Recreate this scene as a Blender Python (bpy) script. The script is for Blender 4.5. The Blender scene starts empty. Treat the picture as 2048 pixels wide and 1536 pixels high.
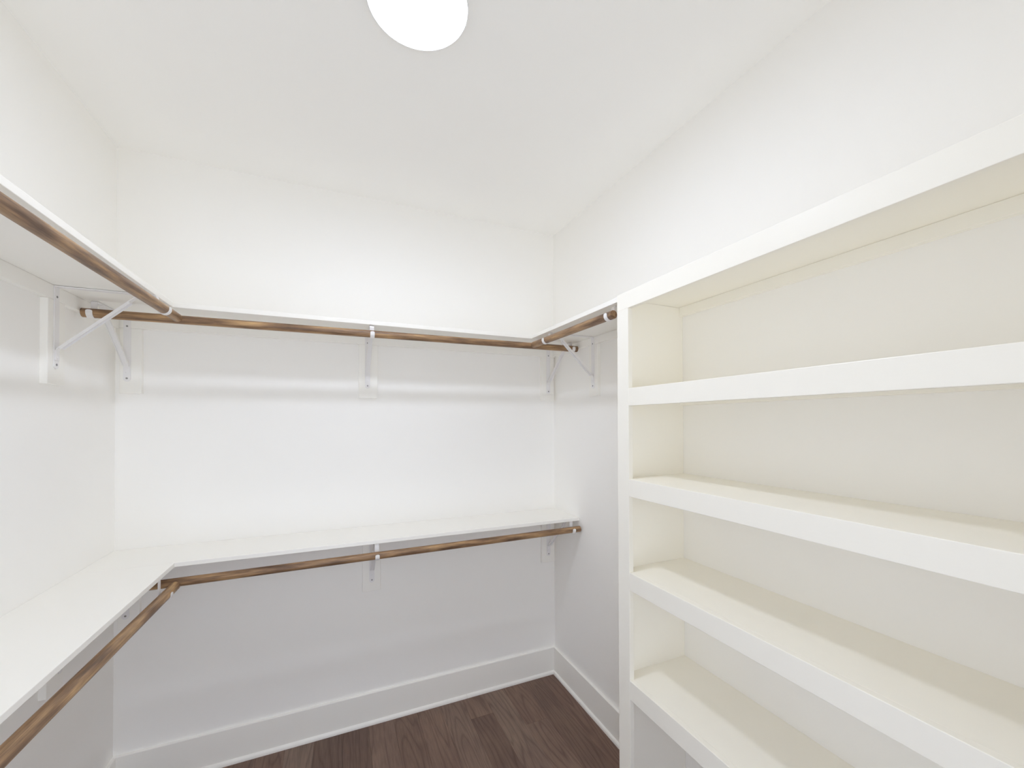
import bpy, bmesh, math, random
from mathutils import Vector, Matrix
random.seed(7)
S = bpy.context.scene
COL = S.collection

# ------------------------------------------------------------------ camera
W, H = 2.126, 2.74            # room width and height
YF = -2.47                    # inner face of the front wall (behind the camera)
cd = bpy.data.cameras.new('camera')
cam = bpy.data.objects.new('camera', cd); COL.objects.link(cam)
cd.sensor_fit = 'HORIZONTAL'; cd.sensor_width = 36.0
cd.lens = 36.0 * 819.8132 / 2048.0
cd.shift_y = 69.1026 / 2048.0
cd.clip_start = 0.02
yaw, pitch, roll = -0.4101, 0.0095, -0.0027
cy_, sy_ = math.cos(yaw), math.sin(yaw)
fw = Vector((-sy_, cy_, 0)); rt = Vector((cy_, sy_, 0)); up = Vector((0, 0, 1))
fw2 = fw*math.cos(pitch) + up*math.sin(pitch); up2 = up*math.cos(pitch) - fw*math.sin(pitch)
rt3 = rt*math.cos(roll) + up2*math.sin(roll); up3 = up2*math.cos(roll) - rt*math.sin(roll)
cam.matrix_world = Matrix(((rt3.x, up3.x, -fw2.x, 0.8516), (rt3.y, up3.y, -fw2.y, -2.2673),
                           (rt3.z, up3.z, -fw2.z, 1.5607), (0, 0, 0, 1)))
S.camera = cam

# ------------------------------------------------------------------ world, exposure
w = bpy.data.worlds.new('world'); S.world = w; w.use_nodes = True
w.node_tree.nodes['Background'].inputs[0].default_value = (0.88, 0.962, 1.12, 1)
w.node_tree.nodes['Background'].inputs[1].default_value = 2.72  # even fill light, enters through the added doorway
S.view_settings.view_transform = 'Standard'; S.view_settings.look = 'None'
S.view_settings.gamma = 1.0; S.view_settings.use_curve_mapping = False
S.view_settings.exposure = -0.05
S.cycles.max_bounces = 24; S.cycles.diffuse_bounces = 24   # a white room: light bounces many times
LAMP_RIM, LAMP_CORE = 9.3, 147.0   # radiance of the ceiling lamp's cover: rim, and extra added at its middle to sharpen shadows
LAMP_COL = (0.887, 0.962, 1.13)

# ------------------------------------------------------------------ materials
def mat(name, col, rough=0.5, spec=0.5, metal=0.0):
    m = bpy.data.materials.new(name); m.use_nodes = True
    b = m.node_tree.nodes['Principled BSDF']
    b.inputs['Base Color'].default_value = (*col, 1); b.inputs['Roughness'].default_value = rough
    b.inputs['Specular IOR Level'].default_value = spec; b.inputs['Metallic'].default_value = metal
    return m, m.node_tree, b

def add_bump(nt, b, scale, strength, dist, stretch=(1, 1, 1), detail=4):
    tc = nt.nodes.new('ShaderNodeTexCoord'); mp = nt.nodes.new('ShaderNodeMapping')
    mp.inputs['Scale'].default_value = stretch
    n = nt.nodes.new('ShaderNodeTexNoise'); n.inputs['Scale'].default_value = scale
    n.inputs['Detail'].default_value = detail
    bu = nt.nodes.new('ShaderNodeBump'); bu.inputs['Strength'].default_value = strength
    bu.inputs['Distance'].default_value = dist
    nt.links.new(tc.outputs['Object'], mp.inputs['Vector']); nt.links.new(mp.outputs[0], n.inputs['Vector'])
    nt.links.new(n.outputs['Fac'], bu.inputs['Height']); nt.links.new(bu.outputs[0], b.inputs['Normal'])

M = {}
M['wall'], nt, b = mat('wall_paint', (0.950, 0.939, 0.911), 0.6, 0.35); add_bump(nt, b, 180, 0.05, 0.001)
M['ceiling'], nt, b = mat('ceiling_paint', (0.952, 0.944, 0.922), 0.8, 0.2); add_bump(nt, b, 160, 0.05, 0.001)
M['trim'], nt, b = mat('trim_paint', (0.945, 0.930, 0.884), 0.38, 0.5); add_bump(nt, b, 60, 0.04, 0.001)
M['unit'], nt, b = mat('shelving_paint', (0.950, 0.925, 0.850), 0.36, 0.5); add_bump(nt, b, 40, 0.10, 0.0012, (1, 0.12, 4))
M['unit_v'], nt, b = mat('shelving_paint_upright', (0.950, 0.925, 0.850), 0.36, 0.5); add_bump(nt, b, 40, 0.08, 0.001, (1, 4, 0.12))
M['metal'], nt, b = mat('white_powder_coat', (0.865, 0.852, 0.848), 0.28, 0.5)
M['screw'], nt, b = mat('screw_metal', (0.32, 0.31, 0.31), 0.35, 0.5, 0.9)
M['plastic'], nt, b = mat('white_plastic', (0.86, 0.86, 0.86), 0.4)

# lamp diffuser
m = bpy.data.materials.new('lamp_diffuser'); m.use_nodes = True; nt = m.node_tree
for n in list(nt.nodes): nt.nodes.remove(n)
o_ = nt.nodes.new('ShaderNodeOutputMaterial'); e_ = nt.nodes.new('ShaderNodeEmission')
e_.inputs[0].default_value = (*LAMP_COL, 1); tc_ = nt.nodes.new('ShaderNodeTexCoord'); sp_ = nt.nodes.new('ShaderNodeSeparateXYZ')
cb_ = nt.nodes.new('ShaderNodeCombineXYZ'); ln_ = nt.nodes.new('ShaderNodeVectorMath'); ln_.operation = 'LENGTH'
mr_ = nt.nodes.new('ShaderNodeMapRange'); mr_.interpolation_type = 'SMOOTHSTEP'
for k_, v_ in (('From Min', 0.03), ('From Max', 0.10), ('To Min', LAMP_RIM + LAMP_CORE), ('To Max', LAMP_RIM)): mr_.inputs[k_].default_value = v_
nt.links.new(tc_.outputs['Object'], sp_.inputs[0]); nt.links.new(sp_.outputs[0], cb_.inputs[0]); nt.links.new(sp_.outputs[1], cb_.inputs[1])
nt.links.new(cb_.outputs[0], ln_.inputs[0]); nt.links.new(ln_.outputs['Value'], mr_.inputs['Value']); nt.links.new(mr_.outputs[0], e_.inputs[1])
nt.links.new(e_.outputs[0], o_.inputs[0]); M['lamp'] = m

def ramp(nt, stops):
    r = nt.nodes.new('ShaderNodeValToRGB'); el = r.color_ramp.elements
    while len(el) < len(stops): el.new(0.5)
    for e, (p, c) in zip(el, stops): e.position = p; e.color = (*c, 1)
    return r

def rod_material():
    m, nt, b = mat('stained_rod_wood', (0.3, 0.2, 0.1), 0.42, 0.45); L = nt.links.new
    tc = nt.nodes.new('ShaderNodeTexCoord')
    oi = nt.nodes.new('ShaderNodeObjectInfo')
    ad = nt.nodes.new('ShaderNodeVectorMath'); ad.operation = 'ADD'
    sc = nt.nodes.new('ShaderNodeVectorMath'); sc.operation = 'SCALE'; sc.inputs[0].default_value = (3.1, 7.7, 5.3)
    L(oi.outputs['Random'], sc.inputs['Scale']); L(tc.outputs['Object'], ad.inputs[0]); L(sc.outputs[0], ad.inputs[1])
    def noise(stretch, scale, detail, rough=0.55):
        mp = nt.nodes.new('ShaderNodeMapping'); mp.inputs['Scale'].default_value = stretch
        n = nt.nodes.new('ShaderNodeTexNoise'); n.inputs['Scale'].default_value = scale
        n.inputs['Detail'].default_value = detail; n.inputs['Roughness'].default_value = rough
        L(ad.outputs[0], mp.inputs['Vector']); L(mp.outputs[0], n.inputs['Vector']); return n
    a = noise((1, 1, 0.13), 46, 4)      # mottled stain patches along the rod
    g = noise((1, 1, 0.02), 330, 3)     # fine grain
    ra = ramp(nt, [(0.28, (0.110, 0.060, 0.034)), (0.44, (0.235, 0.138, 0.076)), (0.58, (0.400, 0.245, 0.125)), (0.72, (0.62, 0.40, 0.19))])
    rg = ramp(nt, [(0.30, (0.55, 0.52, 0.50)), (0.62, (1.05, 1.05, 1.05))])
    mx = nt.nodes.new('ShaderNodeMix'); mx.data_type = 'RGBA'; mx.blend_type = 'MULTIPLY'; mx.inputs['Factor'].default_value = 0.8
    L(a.outputs['Fac'], ra.inputs[0]); L(g.outputs['Fac'], rg.inputs[0])
    L(ra.outputs[0], mx.inputs[6]); L(rg.outputs[0], mx.inputs[7]); L(mx.outputs[2], b.inputs['Base Color'])
    return m
M['rod'] = rod_material()

def floor_material():
    m, nt, b = mat('stained_oak_floor', (0.15, 0.1, 0.07), 0.45, 0.35); L = nt.links.new
    uv = nt.nodes.new('ShaderNodeUVMap'); uv.uv_map = 'plank_uv'
    at = nt.nodes.new('ShaderNodeAttribute'); at.attribute_name = 'plank_tone'
    sep = nt.nodes.new('ShaderNodeSeparateColor'); L(at.outputs['Color'], sep.inputs[0])
    # warped coordinate -> cathedral grain
    mp = nt.nodes.new('ShaderNodeMapping'); mp.inputs['Scale'].default_value = (1.0, 0.10, 1)
    L(uv.outputs[0], mp.inputs['Vector'])
    n = nt.nodes.new('ShaderNodeTexNoise'); n.inputs['Scale'].default_value = 7.0; n.inputs['Detail'].default_value = 1.5
    L(mp.outputs[0], n.inputs['Vector'])
    mul = nt.nodes.new('ShaderNodeMath'); mul.operation = 'MULTIPLY'; mul.inputs[1].default_value = 34.0
    L(n.outputs['Fac'], mul.inputs[0])
    fr = nt.nodes.new('ShaderNodeMath'); fr.operation = 'PINGPONG'; fr.inputs[1].default_value = 1.0
    L(mul.outputs[0], fr.inputs[0])
    rr = ramp(nt, [(0.0, (0.66, 0.62, 0.60)), (0.30, (0.98, 0.98, 0.98)), (1.0, (1.10, 1.10, 1.09))])
    L(fr.outputs[0], rr.inputs[0])
    mp2 = nt.nodes.new('ShaderNodeMapping'); mp2.inputs['Scale'].default_value = (1.0, 0.04, 1)
    L(uv.outputs[0], mp2.inputs['Vector'])
    n2 = nt.nodes.new('ShaderNodeTexNoise'); n2.inputs['Scale'].default_value = 260; n2.inputs['Detail'].default_value = 3
    L(mp2.outputs[0], n2.inputs['Vector'])
    r2 = ramp(nt, [(0.32, (0.72, 0.70, 0.68)), (0.6, (1.06, 1.06, 1.06))]); L(n2.outputs['Fac'], r2.inputs[0])
    base = ramp(nt, [(0.0, (0.135, 0.086, 0.068)), (0.5, (0.200, 0.127, 0.097)), (1.0, (0.230, 0.165, 0.130))])
    L(sep.outputs[0], base.inputs[0])
    n3 = nt.nodes.new('ShaderNodeTexNoise'); n3.inputs['Scale'].default_value = 3.5; n3.inputs['Detail'].default_value = 3
    L(uv.outputs[0], n3.inputs['Vector'])
    r3 = ramp(nt, [(0.35, (0.86, 0.82, 0.82)), (0.65, (1.12, 1.12, 1.06))]); L(n3.outputs['Fac'], r3.inputs[0])
    cur = base.outputs[0]
    for r, f in ((rr, 0.75), (r2, 0.7), (r3, 0.8)):
        mx = nt.nodes.new('ShaderNodeMix'); mx.data_type = 'RGBA'; mx.blend_type = 'MULTIPLY'; mx.inputs['Factor'].default_value = f
        L(cur, mx.inputs[6]); L(r.outputs[0], mx.inputs[7]); cur = mx.outputs[2]
    L(cur, b.inputs['Base Color'])
    return m
M['floor'] = floor_material()

# ------------------------------------------------------------------ mesh helpers
def link(name, bm, m, parent=None, smooth=False):
    me = bpy.data.meshes.new(name); bmesh.ops.recalc_face_normals(bm, faces=bm.faces)
    bm.to_mesh(me); bm.free(); me.materials.append(m)
    if smooth:
        for p in me.polygons: p.use_smooth = True
        me.set_sharp_from_angle(angle=math.radians(35))
    o = bpy.data.objects.new(name, me); COL.objects.link(o)
    if parent: o.parent = parent
    return o

def tag(o, label, cat, group=None):
    o['label'] = label; o['category'] = cat
    if group: o['group'] = group
    return o

def struct(o):
    o['kind'] = 'structure'; return o

def empty(name, loc=(0, 0, 0), rz=0.0):
    o = bpy.data.objects.new(name, None); COL.objects.link(o)
    o.empty_display_size = 0.05; o.location = loc; o.rotation_euler = (0, 0, rz); return o

def add_box(bm, a, c, bev=0.0, seg=2):
    t = bmesh.new()
    vs = [t.verts.new((x, y, z)) for x in (a[0], c[0]) for y in (a[1], c[1]) for z in (a[2], c[2])]
    for f in ((0, 1, 3, 2), (4, 6, 7, 5), (0, 4, 5, 1), (2, 3, 7, 6), (0, 2, 6, 4), (1, 5, 7, 3)):
        t.faces.new([vs[i] for i in f])
    if bev: bmesh.ops.bevel(t, geom=list(t.edges), offset=bev, segments=seg, profile=0.5, affect='EDGES')
    merge(bm, t)

def merge(bm, t):
    me = bpy.data.meshes.new('tmp'); t.to_mesh(me); t.free(); bm.from_mesh(me); bpy.data.meshes.remove(me)

def box(name, a, c, m, parent=None, bev=0.0012):
    """a box mesh whose object origin sits at its lowest corner's centre"""
    a = [min(p, q) for p, q in zip(a, c)], [max(p, q) for p, q in zip(a, c)]
    lo, hi = a
    org = Vector(((lo[0]+hi[0])/2, (lo[1]+hi[1])/2, lo[2]))
    bm = bmesh.new(); add_box(bm, [lo[i]-org[i] for i in range(3)], [hi[i]-org[i] for i in range(3)], bev)
    o = link(name, bm, m, parent)
    o.location = org - (parent.location if parent else Vector())
    return o

def sweep_strip(bm, path, width, thick):
    """flat strip: path of (out, z) points in the plane x=0, out along -Y; width along X"""
    n = len(path); P = [Vector((p[0], p[1])) for p in path]; L = []; R = []
    for i in range(n):
        t = (P[min(i+1, n-1)] - P[max(i-1, 0)]).normalized(); nn = Vector((-t.y, t.x))
        L.append(P[i] + nn*thick/2); R.append(P[i] - nn*thick/2)
    rows = []
    for i in range(n):
        ww = width if not callable(width) else width(i/(n-1))
        rows.append([bm.verts.new((sx*ww/2, -q.x, q.y)) for sx, q in ((-1, L[i]), (1, L[i]), (1, R[i]), (-1, R[i]))])
    for i in range(n-1):
        for k in range(4):
            bm.faces.new((rows[i][k], rows[i][(k+1) % 4], rows[i+1][(k+1) % 4], rows[i+1][k]))
    bm.faces.new(rows[0][::-1]); bm.faces.new(rows[-1])

def cyl(bm, r, z0, z1, seg=24, ease=0.0015, mtx=None):
    t = bmesh.new(); prof = [(r-ease, z0), (r, z0+ease), (r, z1-ease), (r-ease, z1)]
    rings = [[t.verts.new((q*math.cos(2*math.pi*i/seg), q*math.sin(2*math.pi*i/seg), z)) for i in range(seg)] for q, z in prof]
    for a, c in zip(rings, rings[1:]):
        for i in range(seg): t.faces.new((a[i], a[(i+1) % seg], c[(i+1) % seg], c[i]))
    t.faces.new(rings[0][::-1]); t.faces.new(rings[-1])
    if mtx: bmesh.ops.transform(t, matrix=mtx, verts=t.verts)
    merge(bm, t)

# ------------------------------------------------------------------ room shell
T = 0.12
def wall_box(name, a, c, m):
    bm = bmesh.new(); add_box(bm, a, c); return struct(link(name, bm, m))
wall_box('wall_back', (-T, 0, -0.05), (W+T, T, H+0.05), M['wall'])
wall_box('wall_left', (-T, YF-T, -0.05), (0, 0, H+0.05), M['wall'])
wall_box('wall_right', (W, YF-T, -0.05), (W+T, 0, H+0.05), M['wall'])
wall_box('ceiling', (-T, YF-T, H), (W+T, T, H+0.1), M['ceiling'])
# front wall; unseen open doorway added to let world light in as fill
D0, D1, DH = 0.42, 1.28, 2.05
bm = bmesh.new()
add_box(bm, (-0.0, YF-T, 0), (D0, YF, H)); add_box(bm, (D1, YF-T, 0), (W, YF, H)); add_box(bm, (D0, YF-T, DH), (D1, YF, H))
struct(link('wall_front', bm, M['wall']))
bm = bmesh.new()
for x0, x1 in ((D0-0.075, D0+0.004), (D1-0.004, D1+0.075)): add_box(bm, (x0, YF, 0), (x1, YF+0.017, DH+0.075), 0.002)
add_box(bm, (D0-0.075, YF, DH-0.004), (D1+0.075, YF+0.018, DH+0.075), 0.002)
struct(link('trim_4', bm, M['trim']))

# floor: oak boards running towards the back wall, one mesh
def build_floor():
    bm = bmesh.new(); uvl = bm.loops.layers.uv.new('plank_uv'); cl = bm.loops.layers.float_color.new('plank_tone')
    rng = random.Random(11)
    w0 = 0.125; x = 1.015 - w0*9; k = -9
    fixed = {4: [-0.19], 6: [-0.34]}
    tones = {0: .62, 1: .35, 2: .55, 3: .72, 4: .3, 5: .8, 6: .45, 7: .25, 8: .5}
    def plank(x0, x1, y0, y1, tone):
        x0 = max(x0, -0.02); x1 = min(x1, W+0.02)
        if x1 - x0 < 0.004: return
        g = 0.0006; d = 0.0012
        ou, ov = rng.uniform(0, 50), rng.uniform(0, 50)
        pts_o = [(x0, y0), (x1, y0), (x1, y1), (x0, y1)]
        pts_i = [(x0+g, y0+g), (x1-g, y0+g), (x1-g, y1-g), (x0+g, y1-g)]
        lo = [bm.verts.new((p[0], p[1], -d)) for p in pts_o]; hi = [bm.verts.new((p[0], p[1], 0)) for p in pts_i]
        fs = [bm.faces.new(hi)] + [bm.faces.new((lo[i], lo[(i+1) % 4], hi[(i+1) % 4], hi[i])) for i in range(4)]
        for f in fs:
            for l in f.loops:
                l[uvl].uv = (l.vert.co.x + ou, l.vert.co.y + ov); l[cl] = (tone, tone, tone, 1)
    while x < W + 0.02:
        y = 0.02; first = True
        cuts = list(fixed.get(k, []))
        yy = cuts[0] if cuts else -rng.uniform(0.75, 1.3)
        ys = [0.02, yy]
        while ys[-1] > YF - T: ys.append(ys[-1] - rng.uniform(0.55, 1.3))
        for i in range(len(ys)-1):
            tone = tones.get(k, rng.random()) if i == 0 else rng.uniform(0.2, 0.85)
            if k == 4 and i == 0: tone = .55
            if k == 4 and i == 1: tone = .22
            if k == 6 and i == 1: tone = .62
            plank(x, x+w0, max(ys[i+1], YF-T), ys[i], tone)
        x += w0; k += 1
    add_box(bm, (-T, YF-T, -0.05), (W+T, T, -0.002))
    return struct(link('floor', bm, M['floor']))
build_floor()

# baseboards and shoe moulding
def base(name, a, c, n, h, t, m, bev):
    return struct(box(name, a, c, m, None, bev))
BT, BH, ST, SH = 0.014, 0.159, 0.026, 0.019
struct(box('baseboard_back', (0, -BT, 0), (W, 0.001, BH), M['trim'], bev=0.0025))
struct(box('baseboard_left', (-0.001, YF, 0), (BT, -BT+0.002, BH), M['trim'], bev=0.0025))
struct(box('baseboard_right', (W-BT, -1.026, 0), (W+0.001, -BT+0.002, BH), M['trim'], bev=0.0025))
def shoe(name, segs):
    bm = bmesh.new()
    for (a, c, inward) in segs:           # quarter-round profile swept in a straight line
        a = Vector(a); c = Vector(c); n = Vector(inward)
        prof = [(0, 0), (ST-BT, 0)] + [((ST-BT)*math.cos(t*math.pi/12), 0.004+(SH-0.004)*math.sin(t*math.pi/12)) for t in range(0, 7)]
        r = [[bm.verts.new(p + n*q + Vector((0, 0, z))) for q, z in prof] for p in (a, c)]
        k = len(prof)
        for i in range(k): bm.faces.new((r[0][i], r[0][(i+1) % k], r[1][(i+1) % k], r[1][i]))
        bm.faces.new(r[0]); bm.faces.new(r[1][::-1])
    return struct(link(name, bm, M['trim'], smooth=True))
shoe('trim_1', [((0.003, -BT+0.001, 0), (1.5445, -BT+0.001, 0), (0, -1, 0)), ((1.546, -BT+0.001, 0), (W-0.003, -BT+0.001, 0), (0, -1, 0))])
shoe('trim_2', [((BT-0.001, -ST, 0), (BT-0.001, YF, 0), (1, 0, 0))])
shoe('trim_3', [((W-BT+0.001, -ST, 0), (W-BT+0.001, -1.026, 0), (-1, 0, 0))])

# ------------------------------------------------------------------ ceiling lamp
LX, LY, LR = 1.063, -1.141, 0.1385
lamp = tag(empty('ceiling_light', (LX, LY, H)), 'round white disc ceiling light, glowing, on the ceiling at the top edge', 'ceiling light')
bm = bmesh.new()
def lathe(bm, prof, seg=96):
    rings = [[bm.verts.new((r*math.cos(2*math.pi*i/seg), r*math.sin(2*math.pi*i/seg), z)) for i in range(seg)] for r, z in prof]
    for a, c in zip(rings, rings[1:]):
        for i in range(seg): bm.faces.new((a[i], a[(i+1) % seg], c[(i+1) % seg], c[i]))
    return rings
rg = lathe(bm, [(LR-0.004, 0.0), (LR, -0.002), (LR, -0.030), (LR-0.001, -0.0325), (LR-0.003, -0.033), (LR-0.004, -0.0315), (LR-0.004, -0.004)])
bm.faces.new(rg[-1])
link('housing', bm, M['plastic'], lamp, True)
bm = bmesh.new(); R0 = LR-0.0042                # opal cover: nearly flat, slightly bowed
prof = [(R0, -0.030), (R0-0.0005, -0.032), (R0-0.003, -0.0335), (R0*0.8, -0.0355), (R0*0.5, -0.037), (R0*0.2, -0.0375)]
rg = lathe(bm, prof); bm.faces.new(rg[-1])
link('diffuser', bm, M['lamp'], lamp, True)

# ------------------------------------------------------------------ wall shelves
UZ0, UZ1 = 2.0106, 2.0293      # upper shelf bottom / top
LZ0, LZ1 = 1.0051, 1.0222      # lower shelf bottom / top
DB = 0.2905                    # shelf depth
def shelf(label, a, c):
    return tag(box('wall_shelf', a, c, M['trim'], bev=0.0015), label, 'shelf')
SD = {}
shelf('white upper shelf board running across the back wall', (0.0005, -DB, UZ0), (W-0.0005, -0.0005, UZ1))
shelf('white upper shelf board along the left wall, nearest the ceiling at left', (0.0005, YF+0.001, UZ0), (0.278, -DB-0.0003, UZ1))
shelf('short white upper shelf board on the right wall beside the shelving unit', (W-0.3006, -1.0250, UZ0), (W-0.0005, -DB-0.0003, UZ1))
shelf('white lower shelf board running across the back wall', (0.0005, -DB, LZ0), (W-0.0005, -0.0005, LZ1))
shelf('white lower shelf board along the left wall, its top seen from above', (0.0005, YF+0.001, LZ0), (0.2885, -DB-0.0003, LZ1))

CT, CH = 0.019, 0.044          # cleat thickness / height
def cleat(label, a, c):
    return tag(box('shelf_cleat', a, c, M['trim'], bev=0.0015), label, 'cleat')
cleat('long white cleat strip under the upper shelf on the back wall', (0.001, -CT, UZ0-CH), (W-0.001, 0.0005, UZ0-0.0003))
cleat('white cleat strip under the upper shelf on the left wall', (-0.0005, YF+0.001, UZ0-CH-0.004), (CT, -CT-0.0005, UZ0-0.0003))
cleat('short white cleat strip under the upper shelf on the right wall', (W-CT, -1.025, UZ0-0.038), (W+0.0005, -CT-0.0005, UZ0-0.0003))
cleat('long white cleat strip under the lower shelf on the back wall', (0.001, -CT, LZ0-CH), (W-0.001, 0.0005, LZ0-0.0003))
cleat('white cleat strip under the lower shelf on the left wall', (-0.0005, YF+0.001, LZ0-CH), (CT, -CT-0.0005, LZ0-0.0003))

# backing blocks and brackets: side, position along the wall of the block (lo, hi), of the bracket, height, rod height
def rotz(side): return {'back': 0.0, 'left': math.pi/2, 'right': -math.pi/2}[side]
def at(side, s, out, z):
    return {'back': Vector((s, -out, z)), 'left': Vector((out, s, z)), 'right': Vector((W-out, s, z))}[side]
def block(side, s0, s1, z0, z1, label):
    a = at(side, s0, -0.0005, z0); c = at(side, s1, CT, z1)
    return tag(box('backing_block', a, c, M['trim'], bev=0.0016), label, 'backing block', 'white backing blocks behind the shelf brackets')

R = 0.0165
def bracket(side, s, zs, zrod, rodout, label, skew=0.0):
    """zs shelf underside, zrod rod axis height, rodout rod axis distance from the wall"""
    root = empty('shelf_bracket', at(side, s, CT+0.0003, zs), rotz(side)+skew)
    tag(root, label, 'shelf bracket', 'white metal shelf and rod brackets')
    m = M['metal']; th = 0.0026; cx = rodout - CT; dz = zrod - zs      # local rod axis: out=cx, z=dz
    # wall plate with rounded foot
    bm = bmesh.new(); t = bmesh.new(); hw = 0.0125; zb = -0.272
    outl = [(-hw, -0.0045), (hw, -0.0045), (hw, zb+hw)] + [(hw*math.cos(a), zb+hw-hw*math.sin(a)) for a in [math.pi*i/12 for i in range(1, 12)]] + [(-hw, zb+hw)]
    v0 = [t.verts.new((x, 0, z)) for x, z in outl]; v1 = [t.verts.new((x, -th, z)) for x, z in outl]
    t.faces.new(v0[::-1]); t.faces.new(v1); k = len(outl)
    for i in range(k): t.faces.new((v0[i], v0[(i+1) % k], v1[(i+1) % k], v1[i]))
    merge(bm, t)
    link('wall_plate', bm, m, root)
    # arm under the shelf
    bm = bmesh.new(); e = cx - R - th*0.5 - 0.0006
    add_box(bm, (-0.0115, -(e-0.002), -0.0042), (0.0115, 0, -0.0012), 0.0005)
    link('arm', bm, m, root)
    # hook: strap down behind the rod, under it and up its front
    rr = R + th*0.5 + 0.0006; path = [(e-0.006, -0.0028), (e-0.002, -0.0032), (e, -0.007), (e, -0.014)]
    nz = 6
    for i in range(1, nz+1): path.append((e, -0.014 + (dz+0.014)*i/nz))
    for i in range(1, 17):
        a = math.pi + math.pi*i/16; path.append((cx+rr*math.cos(a), dz+rr*math.sin(a)))
    path += [(cx+rr, dz+0.004), (cx+rr, dz+0.007), (cx+rr, dz+0.009)]
    bm = bmesh.new(); N = len(path)
    sweep_strip(bm, path, lambda u: 0.0185 if u < 0.93 else 0.0185*math.sqrt(max(0.12, 1-((u-0.93)/0.075)**2)), th)
    link('rod_hook', bm, m, root, True)
    # brace: tab flat on the wall plate, bend, straight run up to the arm
    p0 = (th*1.6, -0.243); p1 = (th*1.6, -0.212); p3 = (0.212, -0.0065); p4 = (0.226, -0.0058)
    path = [p0, (th*1.6, -0.228), p1, (th*1.8+0.001, -0.208), (0.011, -0.201)]
    for i in range(1, 9): path.append((0.011+(p3[0]-0.011)*i/8, -0.201+(p3[1]+0.201)*i/8))
    path.append(p4)
    bm = bmesh.new(); sweep_strip(bm, path, 0.0195, th)
    # turned edges of the brace channel
    for sx in (-1, 1):
        q = bmesh.new()
        sweep_strip(q, [(x + 0.0022, z - 0.0034) for x, z in path[4:12]], 0.0016, 0.0072)
        bmesh.ops.translate(q, vec=(sx*0.0089, 0, 0), verts=q.verts); merge(bm, q)
    link('brace', bm, m, root, True)
    # screws and rivet
    for z, r_ in ((-0.036, 0.0038), (-0.258, 0.0040)):
        bm = bmesh.new(); cyl(bm, r_, 0, 0.0016, 16, 0.0006, Matrix.Translation((0, -th+0.0004, z)) @ Matrix.Rotation(math.pi/2, 4, 'X'))
        link('screw', bm, M['screw'], root, True)
    bm = bmesh.new(); cyl(bm, 0.0042, 0, 0.002, 16, 0.001, Matrix.Translation((0, -th*2.1+0.0004, -0.232)) @ Matrix.Rotation(math.pi/2, 4, 'X'))
    link('rivet', bm, m, root, True)
    return root

UB, LB = 1.688, 0.688          # lower ends of the blocks
UT, LT = UZ0-CH-0.0005, LZ0-CH-0.0005
block('back', 0.0195, 0.094, UB, UT, 'backing block under the upper back shelf, in the left corner')
block('back', 0.970, 1.061, UB, UT, 'backing block under the middle of the upper back shelf')
block('back', 2.028, 2.116, UB+0.009, UT, 'backing block under the upper back shelf, in the right corner')
block('left', -0.490, -0.400, UB, UT-0.004, 'backing block on the left wall under the upper shelf')
block('right', -0.493, -0.417, UB+0.010, UZ0-0.0385, 'backing block on the right wall, left one under the short upper shelf')
block('right', -1.024, -0.945, UB+0.010, UZ0-0.0385, 'backing block on the right wall tucked against the shelving unit')
block('back', 0.0195, 0.092, LB, LT, 'backing block under the lower back shelf, in the left corner')
block('back', 0.988, 1.077, LB, LT, 'backing block under the middle of the lower back shelf')
block('back', 2.028, 2.117, LB+0.006, LT, 'backing block under the lower back shelf, in the right corner')
block('left', -0.484, -0.395, LB, LT, 'backing block on the left wall under the lower shelf')

RO = 0.300
# rod axes (two end points each)
rods = {
 'ub': ((0.0198, -RO, 1.9610), (W-0.0198, -RO, 1.9720)),
 'ul': ((RO, -RO-R-0.0008, 1.9660), (RO, YF+0.01, 1.9500)),
 'ur': ((W-RO, -RO-R-0.0008, 1.9730), (W-RO, -0.9980, 1.9700)),
 'lb': ((0.0198, -RO, 0.9470), (W-0.006, -RO, 0.9620)),
 'll': ((RO-0.002, -RO-R-0.0008, 0.9410), (RO-0.002, YF+0.01, 0.9720)),
}
def rod_at(k, s):
    a, c = rods[k]; ax = 0 if k in ('ub', 'lb') else 1
    return a[2] + (c[2]-a[2])*(s-a[ax])/(c[ax]-a[ax])
def rod(k, label):
    a, c = Vector(rods[k][0]), Vector(rods[k][1]); L_ = (c-a).length
    bm = bmesh.new(); cyl(bm, R, 0, L_, 48, 0.0012)
    o = link('closet_rod', bm, M['rod'], None, True)
    o.rotation_mode = 'QUATERNION'; o.rotation_quaternion = (c-a).to_track_quat('Z', 'Y'); o.location = a
    return tag(o, label, 'closet rod', 'stained wooden closet rods')
rod('ub', 'stained brown wooden closet rod under the upper shelf on the back wall')
rod('ul', 'stained brown wooden closet rod under the upper shelf on the left wall')
rod('ur', 'short stained wooden closet rod beside the shelving unit, upper right')
rod('lb', 'stained brown wooden closet rod under the lower shelf on the back wall')
rod('ll', 'stained brown wooden closet rod under the lower left shelf, at bottom left')

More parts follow.
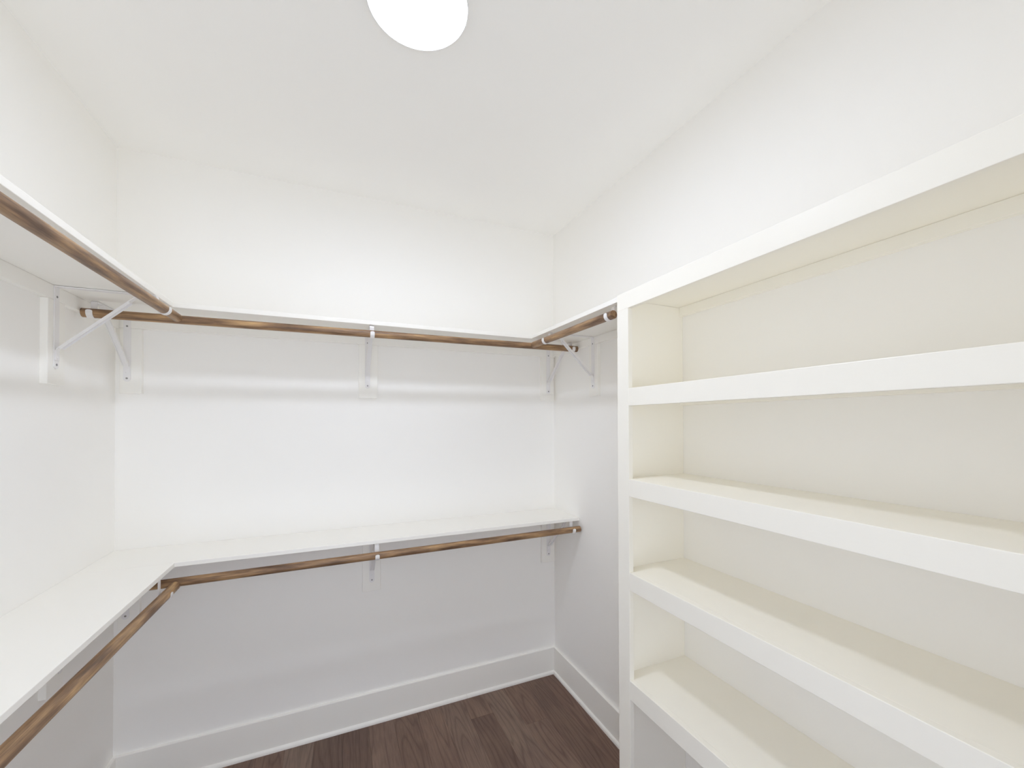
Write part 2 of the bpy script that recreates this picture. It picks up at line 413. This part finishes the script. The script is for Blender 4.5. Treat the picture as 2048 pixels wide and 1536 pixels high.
bracket('back', 0.0455, UZ0, rod_at('ub', .045), RO, 'white shelf bracket on the back wall in the upper left corner')
bracket('back', 1.0120, UZ0, rod_at('ub', 1.01), RO, 'white shelf bracket in the middle of the upper back rod')
bracket('back', 2.0760, UZ0, rod_at('ub', 2.07), RO, 'white shelf bracket on the back wall in the upper right corner')
bracket('left', -0.4500, UZ0, rod_at('ul', -.45), RO, 'white shelf bracket on the left wall holding the upper rod')
bracket('right', -0.4560, UZ0, rod_at('ur', -.45), RO, 'white shelf bracket on the right wall, farther end of the short rod')
bracket('right', -0.9700, UZ0, rod_at('ur', -.98), RO, 'white shelf bracket on the right wall next to the shelving unit')
bracket('back', 0.0455, LZ0, rod_at('lb', .045), RO, 'white shelf bracket under the lower back shelf, mostly hidden in the left corner')
bracket('back', 1.0340, LZ0, rod_at('lb', 1.03), RO, 'white shelf bracket in the middle of the lower back rod')
bracket('back', 2.0740, LZ0, rod_at('lb', 2.07), RO, 'white shelf bracket at the right end of the lower back rod')
bracket('left', -0.4150, LZ0, rod_at('ll', -.41), RO-0.002, 'white shelf bracket on the left wall holding the lower rod')

# ------------------------------------------------------------------ built-in shelving unit on the right wall
XF, YU, YI = 1.8197, -1.0255, -1.0873
FT = 0.019; ZT, ZTI = 2.0323, 1.9713
unit = tag(empty('shelving_unit', (XF, YU, 0)), 'white built-in shelving unit with deep open shelves on the right', 'shelving unit')
YE = YF + 0.001; YEI = YE + 0.062
def part(name, a, c, m, parent=None, bev=0.0012):
    p = parent or unit
    lo = [min(i, j) for i, j in zip(a, c)]; hi = [max(i, j) for i, j in zip(a, c)]
    org = Vector(((lo[0]+hi[0])/2, (lo[1]+hi[1])/2, lo[2]))
    bm = bmesh.new(); add_box(bm, [lo[i]-org[i] for i in range(3)], [hi[i]-org[i] for i in range(3)], bev)
    o = link(name, bm, m, p)
    base_ = Vector(unit.location) + (Vector(p.location) if p is not unit else Vector())
    o.location = org - base_
    return o
part('stile', (XF, YI, 0), (XF+FT, YU, ZTI), M['unit_v'])
part('stile', (XF, YE, 0), (XF+FT, YEI, ZTI), M['unit_v'])
part('top_rail', (XF, YE, ZTI), (XF+FT, YU, ZT), M['unit'])
part('side_panel', (XF+FT, YU-FT, 0), (W-0.0005, YU-0.0003, ZT-0.019), M['unit_v'], bev=0.0005)
part('side_panel', (XF+FT, YE, 0), (W-0.0005, YE+FT, ZT-0.019), M['unit_v'], bev=0.0005)
part('top_panel', (XF+FT, YE, ZT-0.0185), (W-0.0005, YU-0.0003, ZT-0.0004), M['unit'], bev=0.0006)
part('cleat', (W-0.019, YE+FT, ZT-0.0185-0.036), (W-0.0003, YU-FT, ZT-0.0187), M['unit'], bev=0.0015)
for z1, z0 in ((1.6826, 1.6192), (1.3568, 1.2948), (1.0233, 0.9606), (0.6393, 0.5727)):
    sh = part('shelf', (XF+FT, YE+FT, z1-0.019), (W-0.0005, YU-FT, z1-0.0003), M['unit'], bev=0.0006)
    part('nosing', (XF, YEI, z0), (XF+FT, YI, z1), M['unit'], sh, bev=0.0015)
    part('cleat', (W-0.019, YE+FT, z1-0.019-0.038), (W-0.0003, YU-FT, z1-0.0192), M['unit'], sh, bev=0.0015)
